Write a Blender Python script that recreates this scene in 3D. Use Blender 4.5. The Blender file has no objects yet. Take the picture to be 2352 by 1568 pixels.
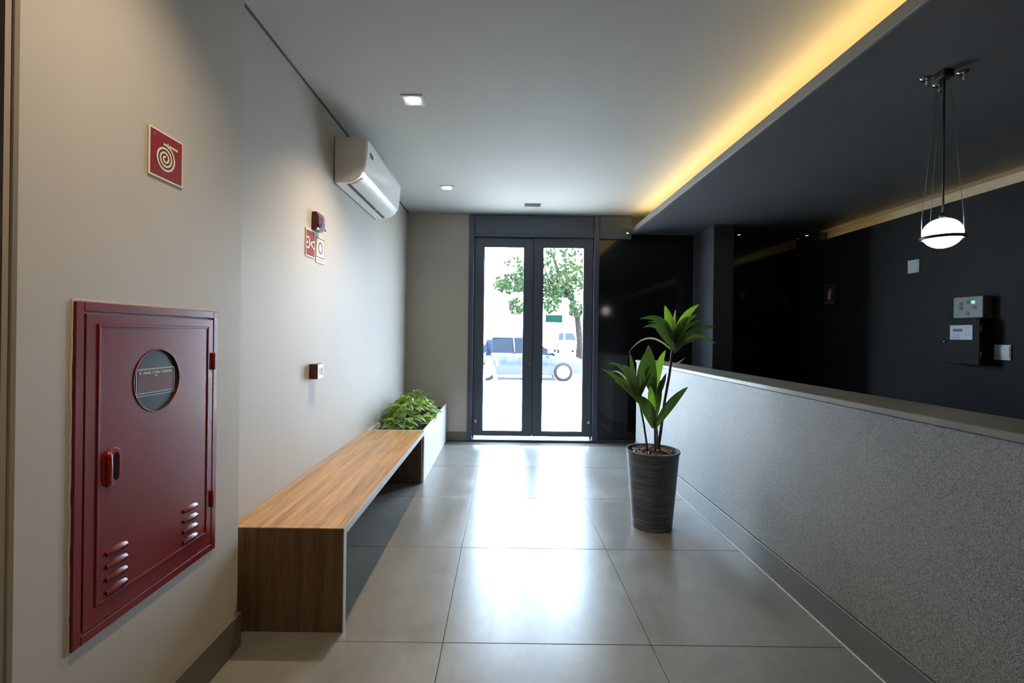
import bpy, bmesh, math, random
from mathutils import Vector, Matrix
random.seed(7)
sc = bpy.context.scene
COL = sc.collection
PI = math.pi

# ------------------------------------------------------------------ camera
CAM_Z, F_PX, ROLL = 1.33, 1075.0, 0.0125
cd = bpy.data.cameras.new('camera')
cam = bpy.data.objects.new('camera', cd); COL.objects.link(cam)
cd.sensor_fit = 'HORIZONTAL'; cd.sensor_width = 36.0
cd.lens = F_PX / 2352.0 * 36.0
cd.shift_x = 19.0 / 2352.0
cd.shift_y = -16.0 / 2352.0
cd.clip_start = 0.02; cd.clip_end = 500
cr, sr = math.cos(ROLL), math.sin(ROLL)
M = Matrix(((cr, -sr, 0, 0), (0, 0, -1, 0), (sr, cr, 0, CAM_Z), (0, 0, 0, 1)))
cam.matrix_world = M
sc.camera = cam

# ------------------------------------------------------------------ world, sun, exposure
W = bpy.data.worlds.new('sky'); sc.world = W; W.use_nodes = True
bg = W.node_tree.nodes['Background']
bg.inputs[0].default_value = (0.62, 0.79, 1.0, 1)
bg.inputs[1].default_value = 32.0
sd = bpy.data.lights.new('sun', 'SUN'); sd.energy = 85.0; sd.angle = 0.009; sd.color = (1.0, 0.95, 0.88)
so = bpy.data.objects.new('sun', sd); COL.objects.link(so)
so.rotation_euler = (math.radians(12), math.radians(16), 0)     # from above and behind the building
pd = bpy.data.lights.new('door_portal', 'AREA'); pd.shape = 'RECTANGLE'; pd.size = 1.7; pd.size_y = 2.7
pd.cycles.is_portal = True
po = bpy.data.objects.new('door_portal', pd); COL.objects.link(po)
po.location = (0.366, 6.03, 1.35); po.rotation_euler = (-PI/2, 0, 0)
vs = sc.view_settings
sc.display_settings.display_device = 'sRGB'
vs.view_transform = 'Standard'; vs.look = 'None'; vs.gamma = 1.0; vs.use_curve_mapping = False
vs.exposure = 0.16
cy = sc.cycles
cy.use_denoising = True
cy.max_bounces = 10; cy.diffuse_bounces = 5; cy.glossy_bounces = 4; cy.transmission_bounces = 6; cy.transparent_max_bounces = 10
cy.sample_clamp_indirect = 8.0
cy.caustics_reflective = False; cy.caustics_refractive = False
cy.blur_glossy = 0.5

# ------------------------------------------------------------------ materials
def nodes_of(name):
    m = bpy.data.materials.new(name); m.use_nodes = True
    nt = m.node_tree
    return m, nt, nt.nodes['Principled BSDF']
def ramp(nt, fac, stops):
    r = nt.nodes.new('ShaderNodeValToRGB')
    el = r.color_ramp.elements
    el[0].position, el[0].color = stops[0][0], (*stops[0][1], 1)
    el[1].position, el[1].color = stops[-1][0], (*stops[-1][1], 1)
    for p, c in stops[1:-1]:
        e = el.new(p); e.color = (*c, 1)
    nt.links.new(fac, r.inputs[0])
    return r.outputs[0]
def noise(nt, scale, stretch=(1, 1, 1), detail=4, rough=0.55, dist=0.0, obj=False):
    if obj:
        t = nt.nodes.new('ShaderNodeTexCoord').outputs['Object']
    else:
        t = nt.nodes.new('ShaderNodeNewGeometry').outputs['Position']
    mp = nt.nodes.new('ShaderNodeMapping'); mp.inputs['Scale'].default_value = stretch
    nt.links.new(t, mp.inputs[0])
    n = nt.nodes.new('ShaderNodeTexNoise'); n.inputs['Scale'].default_value = scale
    n.inputs['Detail'].default_value = detail; n.inputs['Roughness'].default_value = rough
    n.inputs['Distortion'].default_value = dist
    nt.links.new(mp.outputs[0], n.inputs['Vector'])
    return n.outputs['Fac']
def bump(nt, b, h, strength, dist=0.002):
    n = nt.nodes.new('ShaderNodeBump'); n.inputs['Strength'].default_value = strength; n.inputs['Distance'].default_value = dist
    nt.links.new(h, n.inputs['Height']); nt.links.new(n.outputs[0], b.inputs['Normal'])
def mat(name, col, rough=0.5, metal=0.0, spec=0.5, var=0.0, nscale=6.0, bmp=0.0, bscale=60.0, emit=None, estr=0.0, coat=0.0):
    m, nt, b = nodes_of(name)
    b.inputs['Base Color'].default_value = (*col, 1)
    b.inputs['Roughness'].default_value = rough; b.inputs['Metallic'].default_value = metal
    b.inputs['Specular IOR Level'].default_value = spec
    b.inputs['Coat Weight'].default_value = coat
    if var:
        n = noise(nt, nscale)
        lo = tuple(max(0, c*(1-var)) for c in col); hi = tuple(min(1, c*(1+var)) for c in col)
        nt.links.new(ramp(nt, n, [(0.3, lo), (0.7, hi)]), b.inputs['Base Color'])
    if bmp:
        bump(nt, b, noise(nt, bscale, detail=3), bmp)
    if emit:
        b.inputs['Emission Color'].default_value = (*emit, 1); b.inputs['Emission Strength'].default_value = estr
    return m
def wood(name, stretch, dark, light, rough=0.38):
    m, nt, b = nodes_of(name)
    a = noise(nt, 1.0, stretch, 6, 0.6, 0.6)
    f = noise(nt, 3.0, tuple(s*1.6 for s in stretch), 5, 0.7, 0.2)
    mix = nt.nodes.new('ShaderNodeMath'); mix.operation = 'ADD'
    nt.links.new(a, mix.inputs[0])
    s = nt.nodes.new('ShaderNodeMath'); s.operation = 'MULTIPLY'; s.inputs[1].default_value = 0.55
    nt.links.new(f, s.inputs[0]); nt.links.new(s.outputs[0], mix.inputs[1])
    mid = tuple((x+y)/2 for x, y in zip(dark, light))
    nt.links.new(ramp(nt, mix.outputs[0], [(0.55, dark), (0.78, mid), (1.02, light)]), b.inputs['Base Color'])
    b.inputs['Roughness'].default_value = rough
    bump(nt, b, f, 0.12, 0.001)
    return m
def glass_mat(name, tint=(1, 1, 1), refl=0.07, rough=0.0):
    m = bpy.data.materials.new(name); m.use_nodes = True
    nt = m.node_tree; nt.nodes.clear()
    o = nt.nodes.new('ShaderNodeOutputMaterial')
    t = nt.nodes.new('ShaderNodeBsdfTransparent'); t.inputs[0].default_value = (*tint, 1)
    g = nt.nodes.new('ShaderNodeBsdfGlossy'); g.inputs['Roughness'].default_value = rough
    mx = nt.nodes.new('ShaderNodeMixShader'); mx.inputs[0].default_value = refl
    nt.links.new(t.outputs[0], mx.inputs[1]); nt.links.new(g.outputs[0], mx.inputs[2]); nt.links.new(mx.outputs[0], o.inputs[0])
    return m
def floor_mat():
    m, nt, b = nodes_of('porcelain_tile')
    n1 = noise(nt, 2.2, detail=6, rough=0.62, dist=0.4)
    n2 = noise(nt, 22.0, (1, 0.5, 1), 5, 0.65)
    add = nt.nodes.new('ShaderNodeMath'); add.operation = 'MULTIPLY_ADD'; add.inputs[1].default_value = 0.35
    nt.links.new(n2, add.inputs[0]); nt.links.new(n1, add.inputs[2])
    c = ramp(nt, add.outputs[0], [(0.45, (0.142, 0.135, 0.122)), (0.68, (0.178, 0.169, 0.153)), (0.9, (0.215, 0.205, 0.186))])
    nt.links.new(c, b.inputs['Base Color'])
    # scuffs: long thin marks, rougher than the tile
    sc1 = noise(nt, 5.0, (6.0, 0.9, 1), 5, 0.75, 1.2)
    sc2 = noise(nt, 3.2, (1.2, 1.0, 1), 6, 0.7, 0.8)
    mul = nt.nodes.new('ShaderNodeMath'); mul.operation = 'MULTIPLY'
    nt.links.new(sc1, mul.inputs[0]); nt.links.new(sc2, mul.inputs[1])
    r = nt.nodes.new('ShaderNodeMapRange')
    r.inputs['From Min'].default_value = 0.22; r.inputs['From Max'].default_value = 0.42
    r.inputs['To Min'].default_value = 0.29; r.inputs['To Max'].default_value = 0.40
    nt.links.new(mul.outputs[0], r.inputs[0]); nt.links.new(r.outputs[0], b.inputs['Roughness'])
    b.inputs['Specular IOR Level'].default_value = 0.8
    bump(nt, b, n2, 0.05, 0.001)
    return m
def granite_mat(name, k=1.0, fine=False):
    m, nt, b = nodes_of(name)
    t = nt.nodes.new('ShaderNodeNewGeometry').outputs['Position']
    v = nt.nodes.new('ShaderNodeTexVoronoi'); v.inputs['Scale'].default_value = 390 if not fine else 500
    nt.links.new(t, v.inputs['Vector'])
    sep = nt.nodes.new('ShaderNodeSeparateColor'); nt.links.new(v.outputs['Color'], sep.inputs[0])
    n = noise(nt, 300.0, detail=3, rough=0.7)
    n2 = noise(nt, 1.6, detail=3)
    add = nt.nodes.new('ShaderNodeMath'); add.operation = 'MULTIPLY_ADD'; add.inputs[1].default_value = 0.55 if not fine else 0.25
    nt.links.new(sep.outputs[0], add.inputs[0]); nt.links.new(n, add.inputs[2])
    add2 = nt.nodes.new('ShaderNodeMath'); add2.operation = 'MULTIPLY_ADD'; add2.inputs[1].default_value = 0.3
    nt.links.new(n2, add2.inputs[0]); nt.links.new(add.outputs[0], add2.inputs[2])
    if not fine:
        st = [(0.55, (0.060*k, 0.058*k, 0.053*k)), (0.85, (0.165*k, 0.160*k, 0.148*k)), (1.0, (0.215*k, 0.21*k, 0.198*k)), (1.15, (0.46*k, 0.455*k, 0.43*k))]
        st = [(min(1, p*0.85), c) for p, c in st]
    else:
        st = [(0.4, (0.13*k, 0.128*k, 0.122*k)), (0.8, (0.20*k, 0.198*k, 0.19*k)), (1.0, (0.26*k, 0.257*k, 0.247*k))]
    nt.links.new(ramp(nt, add2.outputs[0], st), b.inputs['Base Color'])
    b.inputs['Roughness'].default_value = 0.5 if not fine else 0.4
    bump(nt, b, add.outputs[0], 0.35 if not fine else 0.1, 0.003)
    return m

MT = {}
MT['wall'] = mat('warm_white_paint', (0.445, 0.412, 0.372), 0.55, spec=0.3, var=0.03, nscale=1.4, bmp=0.05, bscale=240)
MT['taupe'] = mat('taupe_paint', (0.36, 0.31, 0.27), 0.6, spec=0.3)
MT['ceiling'] = mat('ceiling_paint', (0.45, 0.445, 0.42), 0.7, spec=0.2, var=0.02, nscale=0.8)
MT['gap'] = mat('shadow_gap', (0.08, 0.078, 0.07), 0.8)
MT['navy'] = mat('dark_paint', (0.100, 0.104, 0.112), 0.42, spec=0.4, var=0.06, nscale=2)
MT['navy_wall'] = mat('dark_wall_paint', (0.014, 0.0143, 0.015), 0.65, spec=0.2, var=0.05, nscale=2)
MT['trimgrey'] = mat('cove_lip_paint', (0.22, 0.215, 0.205), 0.5)
MT['darkglass'] = mat('black_glass', (0.008, 0.009, 0.012), 0.08, spec=0.55)
MT['column'] = mat('column_paint', (0.06, 0.065, 0.075), 0.5)
MT['frame'] = mat('anodised_frame', (0.068, 0.083, 0.112), 0.38, metal=0.0, spec=0.5)
MT['glass'] = glass_mat('clear_glass', (0.96, 0.98, 0.98), 0.06)
MT['floor'] = floor_mat()
MT['grout'] = mat('grout', (0.085, 0.082, 0.075), 0.8)
MT['whitegrout'] = mat('white_caulk', (0.62, 0.61, 0.58), 0.6)
MT['base'] = mat('baseboard_tile', (0.125, 0.112, 0.092), 0.4, var=0.08, nscale=8)
MT['granite'] = granite_mat('washed_granite', 0.66)
MT['granite_base'] = granite_mat('granite_plinth', 0.70, True)
MT['cap'] = mat('cap_stone', (0.22, 0.205, 0.175), 0.42, var=0.18, nscale=5)
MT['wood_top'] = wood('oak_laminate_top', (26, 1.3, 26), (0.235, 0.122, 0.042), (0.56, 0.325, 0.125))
MT['wood_end_shaded'] = wood('oak_laminate_shaded', (26, 26, 1.3), (0.062, 0.034, 0.017), (0.165, 0.098, 0.050))  # darker oak copy; shade on the end panels is put into the colour
MT['edge'] = mat('grey_edge_band', (0.33, 0.31, 0.28), 0.4)
MT['white_lam'] = mat('white_laminate', (0.62, 0.61, 0.60), 0.35)
MT['soil'] = mat('soil', (0.03, 0.021, 0.014), 0.9, bmp=0.8, bscale=90, var=0.4, nscale=80)
MT['red'] = mat('red_enamel', (0.155, 0.010, 0.011), 0.27, spec=0.5, var=0.1, nscale=3, bmp=0.10, bscale=130)
MT['red_handle'] = mat('red_handle_enamel', (0.22, 0.012, 0.006), 0.25)
MT['black'] = mat('black_plastic', (0.012, 0.012, 0.013), 0.45)
MT['red_sign'] = mat('red_sign_film', (0.21, 0.011, 0.012), 0.6, spec=0.15)
MT['cream'] = mat('cream_photoluminescent', (0.70, 0.62, 0.46), 0.5)
MT['signdark'] = mat('sign_dark_brown', (0.05, 0.02, 0.008), 0.5)
MT['ac'] = mat('white_abs', (0.84, 0.84, 0.83), 0.28)  # door light on the front is put into this brighter white
MT['ac_side_shaded'] = mat('white_abs_shaded', (0.66, 0.64, 0.60), 0.35)  # same plastic, with the end caps' shade put into the colour
MT['grey'] = mat('grey_plastic', (0.17, 0.17, 0.16), 0.45)
MT['darkgrey'] = mat('dark_grey_print', (0.05, 0.05, 0.055), 0.5)
MT['chrome'] = mat('chrome', (0.75, 0.75, 0.75), 0.18, metal=1.0)
MT['lens'] = glass_mat('clear_lens', (0.9, 0.9, 0.92), 0.35, 0.1)
MT['plate'] = mat('white_plate', (0.55, 0.56, 0.56), 0.4)
MT['paneltop'] = mat('panel_label', (0.50, 0.55, 0.64), 0.4)
MT['lamp'] = mat('lamp_emitter', (1, 1, 1), 0.5, emit=(1.0, 0.95, 0.86), estr=14)
MT['globe'] = mat('opal_globe', (0.9, 0.9, 0.88), 0.3, emit=(1.0, 0.97, 0.90), estr=6.0)
MT['green_led'] = mat('green_led', (0.05, 0.5, 0.1), 0.4, emit=(0.15, 1.0, 0.25), estr=1.6)
MT['cove'] = mat('cove_led', (1, 0.7, 0.3), 0.5, emit=(1.0, 0.66, 0.19), estr=24)
MT['cove2'] = mat('strip_led', (1, 0.8, 0.4), 0.5, emit=(1.0, 0.68, 0.19), estr=13.0)
MT['wire'] = mat('steel_wire', (0.45, 0.44, 0.42), 0.3, metal=0.8)
MT['leaf'] = None
def leaf_mat(name, dark, light, rough=0.32, trans=0.3, spec=0.5):
    m, nt, b = nodes_of(name)
    n = noise(nt, 18.0, (1, 1, 0.4), 4, 0.6)
    nt.links.new(ramp(nt, n, [(0.3, dark), (0.7, light)]), b.inputs['Base Color'])
    b.inputs['Roughness'].default_value = rough; b.inputs['Specular IOR Level'].default_value = spec
    t = nt.nodes.new('ShaderNodeBsdfTranslucent'); t.inputs[0].default_value = (light[0]*1.9, light[1]*2.0, light[2]*0.9, 1)
    mx = nt.nodes.new('ShaderNodeMixShader'); mx.inputs[0].default_value = trans
    nt.links.new(b.outputs[0], mx.inputs[1]); nt.links.new(t.outputs[0], mx.inputs[2])
    nt.links.new(mx.outputs[0], nt.nodes['Material Output'].inputs[0])
    return m
MT['leaf'] = leaf_mat('dracaena_leaf', (0.018, 0.038, 0.013), (0.055, 0.095, 0.026), trans=0.2)
MT['leaf_light'] = leaf_mat('dracaena_young_leaf', (0.05, 0.10, 0.012), (0.11, 0.185, 0.025), trans=0.4)
MT['leaf_dry_glint'] = leaf_mat('dracaena_dry_glint_leaf', (0.20, 0.18, 0.12), (0.34, 0.31, 0.22))
MT['pothos'] = leaf_mat('pothos_leaf', (0.035, 0.085, 0.018), (0.13, 0.24, 0.04), 0.3, 0.25)
MT['pothos_light'] = leaf_mat('pothos_pale_leaf', (0.16, 0.26, 0.05), (0.34, 0.42, 0.15), 0.3, 0.25)
MT['stem'] = mat('plant_stem', (0.055, 0.038, 0.026), 0.6, var=0.3, nscale=60)
MT['bark'] = mat('bark_chip', (0.10, 0.055, 0.032), 0.7, var=0.4, nscale=40)
MT['bark_pale'] = mat('pale_bark_chip', (0.36, 0.29, 0.23), 0.7)
def pot_mat():
    m, nt, b = nodes_of('slate_pot')
    n = noise(nt, 1.0, (5, 5, 60), 6, 0.65, 0.8)
    nt.links.new(ramp(nt, n, [(0.3, (0.045, 0.052, 0.066)), (0.58, (0.095, 0.106, 0.128)), (0.80, (0.34, 0.36, 0.39))]), b.inputs['Base Color'])
    b.inputs['Roughness'].default_value = 0.42
    bump(nt, b, n, 0.35, 0.004)
    return m
MT['pot'] = pot_mat()
MT['pavement'] = mat('pavement', (0.60, 0.59, 0.57), 0.9, var=0.1, nscale=3)
MT['asphalt'] = mat('asphalt', (0.50, 0.50, 0.49), 0.9, var=0.1, nscale=4)
MT['carpaint'] = mat('blue_grey_car_paint', (0.012, 0.018, 0.034), 0.3, spec=0.3)
MT['carwhite'] = mat('white_car_paint', (0.75, 0.75, 0.75), 0.25, coat=0.5)
MT['carglass'] = mat('car_glass', (0.004, 0.006, 0.010), 0.1, spec=0.06)
MT['tyre'] = mat('tyre_rubber', (0.010, 0.010, 0.011), 0.8, spec=0.05)
MT['alloy'] = mat('alloy', (0.72, 0.72, 0.72), 0.3, metal=0.4)
MT['carred'] = mat('tail_lamp', (0.3, 0.01, 0.01), 0.2)
MT['treeleaf'] = leaf_mat('tree_leaf', (0.005, 0.010, 0.005), (0.018, 0.030, 0.013), 0.7, 0.06, 0.02)
MT['treebark'] = mat('tree_bark', (0.012, 0.010, 0.009), 0.9, spec=0.03, var=0.3, nscale=14)
MT['signgreen'] = mat('street_sign_green', (0.001, 0.010, 0.007), 0.5, spec=0.03)
MT['skin'] = mat('skin', (0.30, 0.17, 0.11), 0.5)
MT['shirt'] = mat('navy_shirt', (0.006, 0.009, 0.018), 0.8, spec=0.03)
MT['trousers'] = mat('white_trousers', (0.55, 0.56, 0.58), 0.8)
MT['shoe'] = mat('dark_shoe', (0.03, 0.03, 0.03), 0.6)
MT['hair'] = mat('dark_hair', (0.012, 0.009, 0.007), 0.6)

# ------------------------------------------------------------------ mesh helpers
class MB:
    def __init__(s): s.bm = bmesh.new()
    def box(s, x0, x1, y0, y1, z0, z1, bev=0.0, seg=1, mi=0):
        vs_ = [s.bm.verts.new((x, y, z)) for x in (x0, x1) for y in (y0, y1) for z in (z0, z1)]
        q = [(0, 1, 3, 2), (4, 6, 7, 5), (0, 4, 5, 1), (2, 3, 7, 6), (0, 2, 6, 4), (1, 5, 7, 3)]
        fs = [s.bm.faces.new([vs_[i] for i in f]) for f in q]
        for f in fs: f.material_index = mi
        if bev:
            es = list({e for f in fs for e in f.edges})
            bmesh.ops.bevel(s.bm, geom=es, offset=bev, segments=seg, affect='EDGES', profile=0.5)
        return s
    def prism(s, pts, fn, a, b, mi=0, bev=0.0):
        """closed outline pts extruded from a to b; fn(u, v, w) -> xyz"""
        va = [s.bm.verts.new(fn(u, v, a)) for u, v in pts]
        vb = [s.bm.verts.new(fn(u, v, b)) for u, v in pts]
        n = len(pts); fs = []
        fs.append(s.bm.faces.new(va[::-1])); fs.append(s.bm.faces.new(vb))
        for i in range(n):
            fs.append(s.bm.faces.new((va[i], va[(i+1) % n], vb[(i+1) % n], vb[i])))
        for f in fs: f.material_index = mi
        if bev:
            es = list({e for f in fs[:2] for e in f.edges})
            bmesh.ops.bevel(s.bm, geom=es, offset=bev, segments=2, affect='EDGES', profile=0.5)
        return s
    def lathe(s, prof, c=(0, 0, 0), n=40, axis='Z', cap0=True, cap1=True, mi=0):
        rings = []
        for r, h in prof:
            ring = []
            for k in range(n):
                a = 2*PI*k/n; p = (r*math.cos(a), r*math.sin(a), h)
                if axis == 'X': p = (p[2], p[0], p[1])
                if axis == 'Y': p = (p[0], p[2], p[1])
                ring.append(s.bm.verts.new((p[0]+c[0], p[1]+c[1], p[2]+c[2])))
            rings.append(ring)
        for a, b in zip(rings, rings[1:]):
            for k in range(n):
                f = s.bm.faces.new((a[k], a[(k+1) % n], b[(k+1) % n], b[k])); f.smooth = True; f.material_index = mi
        if cap0: s.bm.faces.new(rings[0][::-1]).material_index = mi
        if cap1: s.bm.faces.new(rings[-1]).material_index = mi
        return s
    def tube(s, pts, r, n=8, mi=0, cap=True):
        pts = [Vector(p) for p in pts]
        rs = r if isinstance(r, (list, tuple)) else [r]*len(pts)
        rings = []; prev = None
        for i, p in enumerate(pts):
            d = (pts[min(i+1, len(pts)-1)] - pts[max(i-1, 0)]).normalized()
            if prev is None:
                up = Vector((0, 0, 1)) if abs(d.z) < 0.9 else Vector((1, 0, 0))
                a = d.cross(up).normalized()
            else:
                a = (prev - d*prev.dot(d)).normalized()
            prev = a; b = d.cross(a)
            rings.append([s.bm.verts.new(p + (a*math.cos(2*PI*k/n) + b*math.sin(2*PI*k/n))*rs[i]) for k in range(n)])
        for a, b in zip(rings, rings[1:]):
            for k in range(n):
                f = s.bm.faces.new((a[k], a[(k+1) % n], b[(k+1) % n], b[k])); f.smooth = True; f.material_index = mi
        if cap:
            s.bm.faces.new(rings[0][::-1]).material_index = mi; s.bm.faces.new(rings[-1]).material_index = mi
        return s
    def ball(s, c, r, sx=1, sy=1, sz=1, u=16, v=10, mi=0):
        g = bmesh.ops.create_uvsphere(s.bm, u_segments=u, v_segments=v, radius=r)
        for w in g['verts']: w.co = Vector((w.co.x*sx+c[0], w.co.y*sy+c[1], w.co.z*sz+c[2]))
        for f in {f for w in g['verts'] for f in w.link_faces}: f.smooth = True; f.material_index = mi
        return s
    def ribbon(s, pts, w, thick, fn, mi=0):
        """flat raised band along 2D pts; fn(u, v, h) -> xyz"""
        top, bot = [], []
        n = len(pts)
        for i, (x, y) in enumerate(pts):
            x0, y0 = pts[max(i-1, 0)]; x1, y1 = pts[min(i+1, n-1)]
            dx, dy = x1-x0, y1-y0; L = math.hypot(dx, dy) or 1; nx, ny = -dy/L, dx/L
            a = (x+nx*w/2, y+ny*w/2); b = (x-nx*w/2, y-ny*w/2)
            top.append((s.bm.verts.new(fn(*a, thick)), s.bm.verts.new(fn(*b, thick))))
            bot.append((s.bm.verts.new(fn(*a, 0)), s.bm.verts.new(fn(*b, 0))))
        for i in range(n-1):
            for q in ((top[i][0], top[i][1], top[i+1][1], top[i+1][0]), (top[i][0], top[i+1][0], bot[i+1][0], bot[i][0]), (top[i][1], bot[i][1], bot[i+1][1], top[i+1][1])):
                s.bm.faces.new(q).material_index = mi
        return s
    def build(s, name, m, parent=None, smooth=None, recalc=True):
        if recalc: bmesh.ops.recalc_face_normals(s.bm, faces=s.bm.faces)
        me = bpy.data.meshes.new(name); s.bm.to_mesh(me); s.bm.free()
        for x in (m if isinstance(m, (list, tuple)) else [m]): me.materials.append(x)
        if smooth is not None:
            for p in me.polygons: p.use_smooth = True
            try: me.set_sharp_from_angle(angle=math.radians(smooth))
            except Exception: pass
        o = bpy.data.objects.new(name, me); COL.objects.link(o)
        if parent: o.parent = parent
        return o
def empty(name, loc=(0, 0, 0), rz=0.0):
    o = bpy.data.objects.new(name, None); COL.objects.link(o); o.location = loc; o.rotation_euler = (0, 0, rz); o.empty_display_size = 0.05
    return o
def tag(o, label, cat, group=None):
    o['label'] = label; o['category'] = cat
    if group: o['group'] = group
    return o
def struct(o):
    o['kind'] = 'structure'; return o
def dup(o, parent=None):
    c = o.copy(); COL.objects.link(c)
    if parent: c.parent = parent
    for ch in list(o.children): dup(ch, c)
    return c

# ------------------------------------------------------------------ the room
XL, XN = -1.21, -1.11            # long left wall, nearer pier face
YB = 5.85                        # wall with the entrance door
ZC, ZD = 2.83, 2.60              # white ceiling, lowered dark ceiling
YR = -3.0                        # behind the camera
XR = 3.75                        # dark wall on the right

fl = struct(MB().box(-3.2, 4.3, YR-0.2, 6.05, -0.12, -0.008).build('floor', MT['grout']))
def half_tile():
    return MB().box(-0.4488, 0.4488, -0.4488, 0.4488, -0.008, 0.0, 0.0016).build('tile', MT['floor'], fl)
first = half_tile(); JX, JY, TS = -0.246, 2.017, 0.9
cells = [(i, j) for i in range(-4, 6) for j in range(-6, 5)]
k = 0
for i, j in cells:
    cx, cyy = JX + TS*(i+0.5), JY + TS*(j+0.5)
    if not (-3.1 < cx < 4.2 and YR-0.1 < cyy < 6.0): continue
    if k == 0: o = first
    else:
        o = first.copy(); COL.objects.link(o)
    o.location = (cx, cyy, 0); k += 1
# last tiles reach the door wall; those past it lie under the wall

struct(MB().box(XL-0.2, XL, 1.9, 6.05, 0, 2.9).build('wall_left', MT['wall']))
struct(MB().box(XL-0.25, XN, 1.06, 1.98, 0, 2.9, 0.006).build('wall_left_pier', mat('shaded_pier_paint', (0.435, 0.395, 0.345), 0.55, spec=0.3, var=0.03, nscale=1.4, bmp=0.05, bscale=240)))  # pier's lesser light is put into this darker copy of the wall paint
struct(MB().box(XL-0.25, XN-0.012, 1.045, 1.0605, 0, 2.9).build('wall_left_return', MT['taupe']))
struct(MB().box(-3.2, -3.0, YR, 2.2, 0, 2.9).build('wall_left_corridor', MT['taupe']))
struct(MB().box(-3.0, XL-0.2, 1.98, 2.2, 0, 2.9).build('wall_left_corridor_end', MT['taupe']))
struct(MB().box(-3.2, 4.3, YR-0.2, YR, 0, 2.9).build('wall_rear', MT['wall']))
struct(MB().box(XL-0.2, -0.446, YB, YB+0.2, 0, 2.9).build('wall_back', MT['wall']))
cl = struct(MB().box(-3.2, 2.05, YR-0.2, 6.05, ZC, ZC+0.2).build('ceiling', MT['ceiling']))
struct(MB().box(XL, XL+0.010, 1.98, YB, ZC-0.009, ZC+0.001).build('trim_1', MT['gap']))
# lowered dark ceiling with its light-cove lip
struct(MB().box(1.568, 4.3, YR-0.2, 6.05, ZD, ZD+0.018).build('ceiling_lowered', MT['navy']))
struct(MB().box(1.566, 1.584, YR, YB, ZD-0.001, ZD+0.063, 0.002).build('trim_2', MT['trimgrey']))
struct(MB().box(1.95, 2.05, YR, YB, ZD+0.018, ZC).build('trim_3', MT['ceiling']))
led = MB().box(1.66, 1.69, YR+0.1, YB-0.25, ZD+0.041, ZD+0.051).build('strip_light', MT['cove'])
tag(led, 'yellow LED strip hidden in the cove along the edge of the white ceiling', 'light')
cr_ = MB().box(1.64, 1.71, YR+0.1, YB-0.25, ZD+0.019, ZD+0.040).build('channel', MT['grey'], led)
# right wall: dark cladding with a lit slot on top
struct(MB().box(XR+0.11, XR+0.3, YR-0.2, 6.05, 0, 2.9).build('wall_right', mat('slot_paint', (0.55, 0.50, 0.40), 0.6)))
struct(MB().box(XR, XR+0.04, YR, 5.6, 0, 2.49, 0.002).build('wall_right_cladding', MT['navy_wall']))
led2 = MB().box(XR+0.07, XR+0.09, YR+0.1, 5.5, 2.37, 2.376).build('strip_light', MT['cove2'])
tag(led2, 'pale yellow LED strip in the slot above the dark right wall', 'light')
struct(MB().box(XR, XR+0.11, 5.6, YB, 0, ZD).build('wall_right_corner', MT['navy_wall']))

# back wall, right of the door: black glass, column
gl = struct(empty('window_1'))
MB().box(1.185, 2.36, YB+0.01, YB+0.03, 0.03, ZD).build('pane', MT['darkglass'], gl)
MB().box(2.59, XR+0.1, YB-0.04, YB-0.02, 0.03, ZD).build('pane', MT['darkglass'], gl)
MB().box(1.18, XR+0.1, YB, YB+0.04, 0.0, 0.03).build('sill', MT['frame'], gl)
struct(MB().box(1.18, XR+0.3, YB+0.03, YB+0.2, 0, 2.9).build('wall_back_right', MT['navy']))
struct(MB().box(2.36, 2.59, 5.29, YB+0.03, 0, ZD, 0.003).build('column', MT['column']))

# baseboards
struct(MB().box(XN, XN+0.013, 1.06, 1.985, 0, 0.142, 0.002).build('baseboard_left', MT['base']))
struct(MB().box(-0.72, -0.446, YB-0.012, YB, 0, 0.11, 0.002).build('baseboard_back', MT['base']))

# entrance door
dr = struct(empty('door_1', (0, 0, 0)))
f = MB()
f.box(-0.446, -0.385, YB-0.02, YB+0.14, 0, 2.829, 0.003); f.box(-0.39, -0.365, YB+0.07, YB+0.10, 0, 2.56); f.box(1.095, 1.12, YB+0.07, YB+0.10, 0, 2.56); f.box(-0.39, 1.12, YB+0.07, YB+0.10, 2.52, 2.56)
f.box(1.115, 1.18, YB-0.02, YB+0.14, 0, 2.829, 0.003)
f.box(-0.385, 1.115, YB-0.02, YB+0.14, 2.55, 2.585, 0.002)
f.build('frame', MT['frame'], dr)
MB().box(-0.385, 1.115, YB+0.0, YB+0.06, 2.585, 2.829, 0.002).build('transom_panel', MT['frame'], dr)
MB().box(1.18, 1.575, YB-0.03, YB+0.03, 2.535, 2.829, 0.003).build('transom_panel', MT['frame'], dr)
MB().box(-0.446, 1.18, YB-0.03, YB+0.15, 0.0, 0.022, 0.004).build('threshold', MT['frame'], dr)
def leaf(x0, x1, p0, p1, side):
    y0, y1 = YB+0.02, YB+0.065
    m = MB()
    zb, zt, gb, gt = 0.058, 2.545, 0.112, 2.435
    m.box(x0, p0, y0, y1, zb, zt, 0.003); m.box(p1, x1, y0, y1, zb, zt, 0.003)
    m.box(p0, p1, y0, y1, zb, gb, 0.002); m.box(p0, p1, y0, y1, gt, zt, 0.002)
    o = m.build('door_leaf', MT['frame'], dr)
    MB().box(p0-0.004, p1+0.004, y0+0.018, y0+0.026, gb-0.004, gt+0.004).build('pane', MT['glass'], o)
    g = MB()                                                 # glazing beads
    for a, b, c, d in ((p0, p0+0.012, gb, gt), (p1-0.012, p1, gb, gt), (p0+0.012, p1-0.012, gb, gb+0.012), (p0+0.012, p1-0.012, gt-0.012, gt)):
        g.box(a, b, y0+0.004, y0+0.016, c, d)
    g.build('glazing_bead', MT['frame'], o)
    return o
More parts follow.
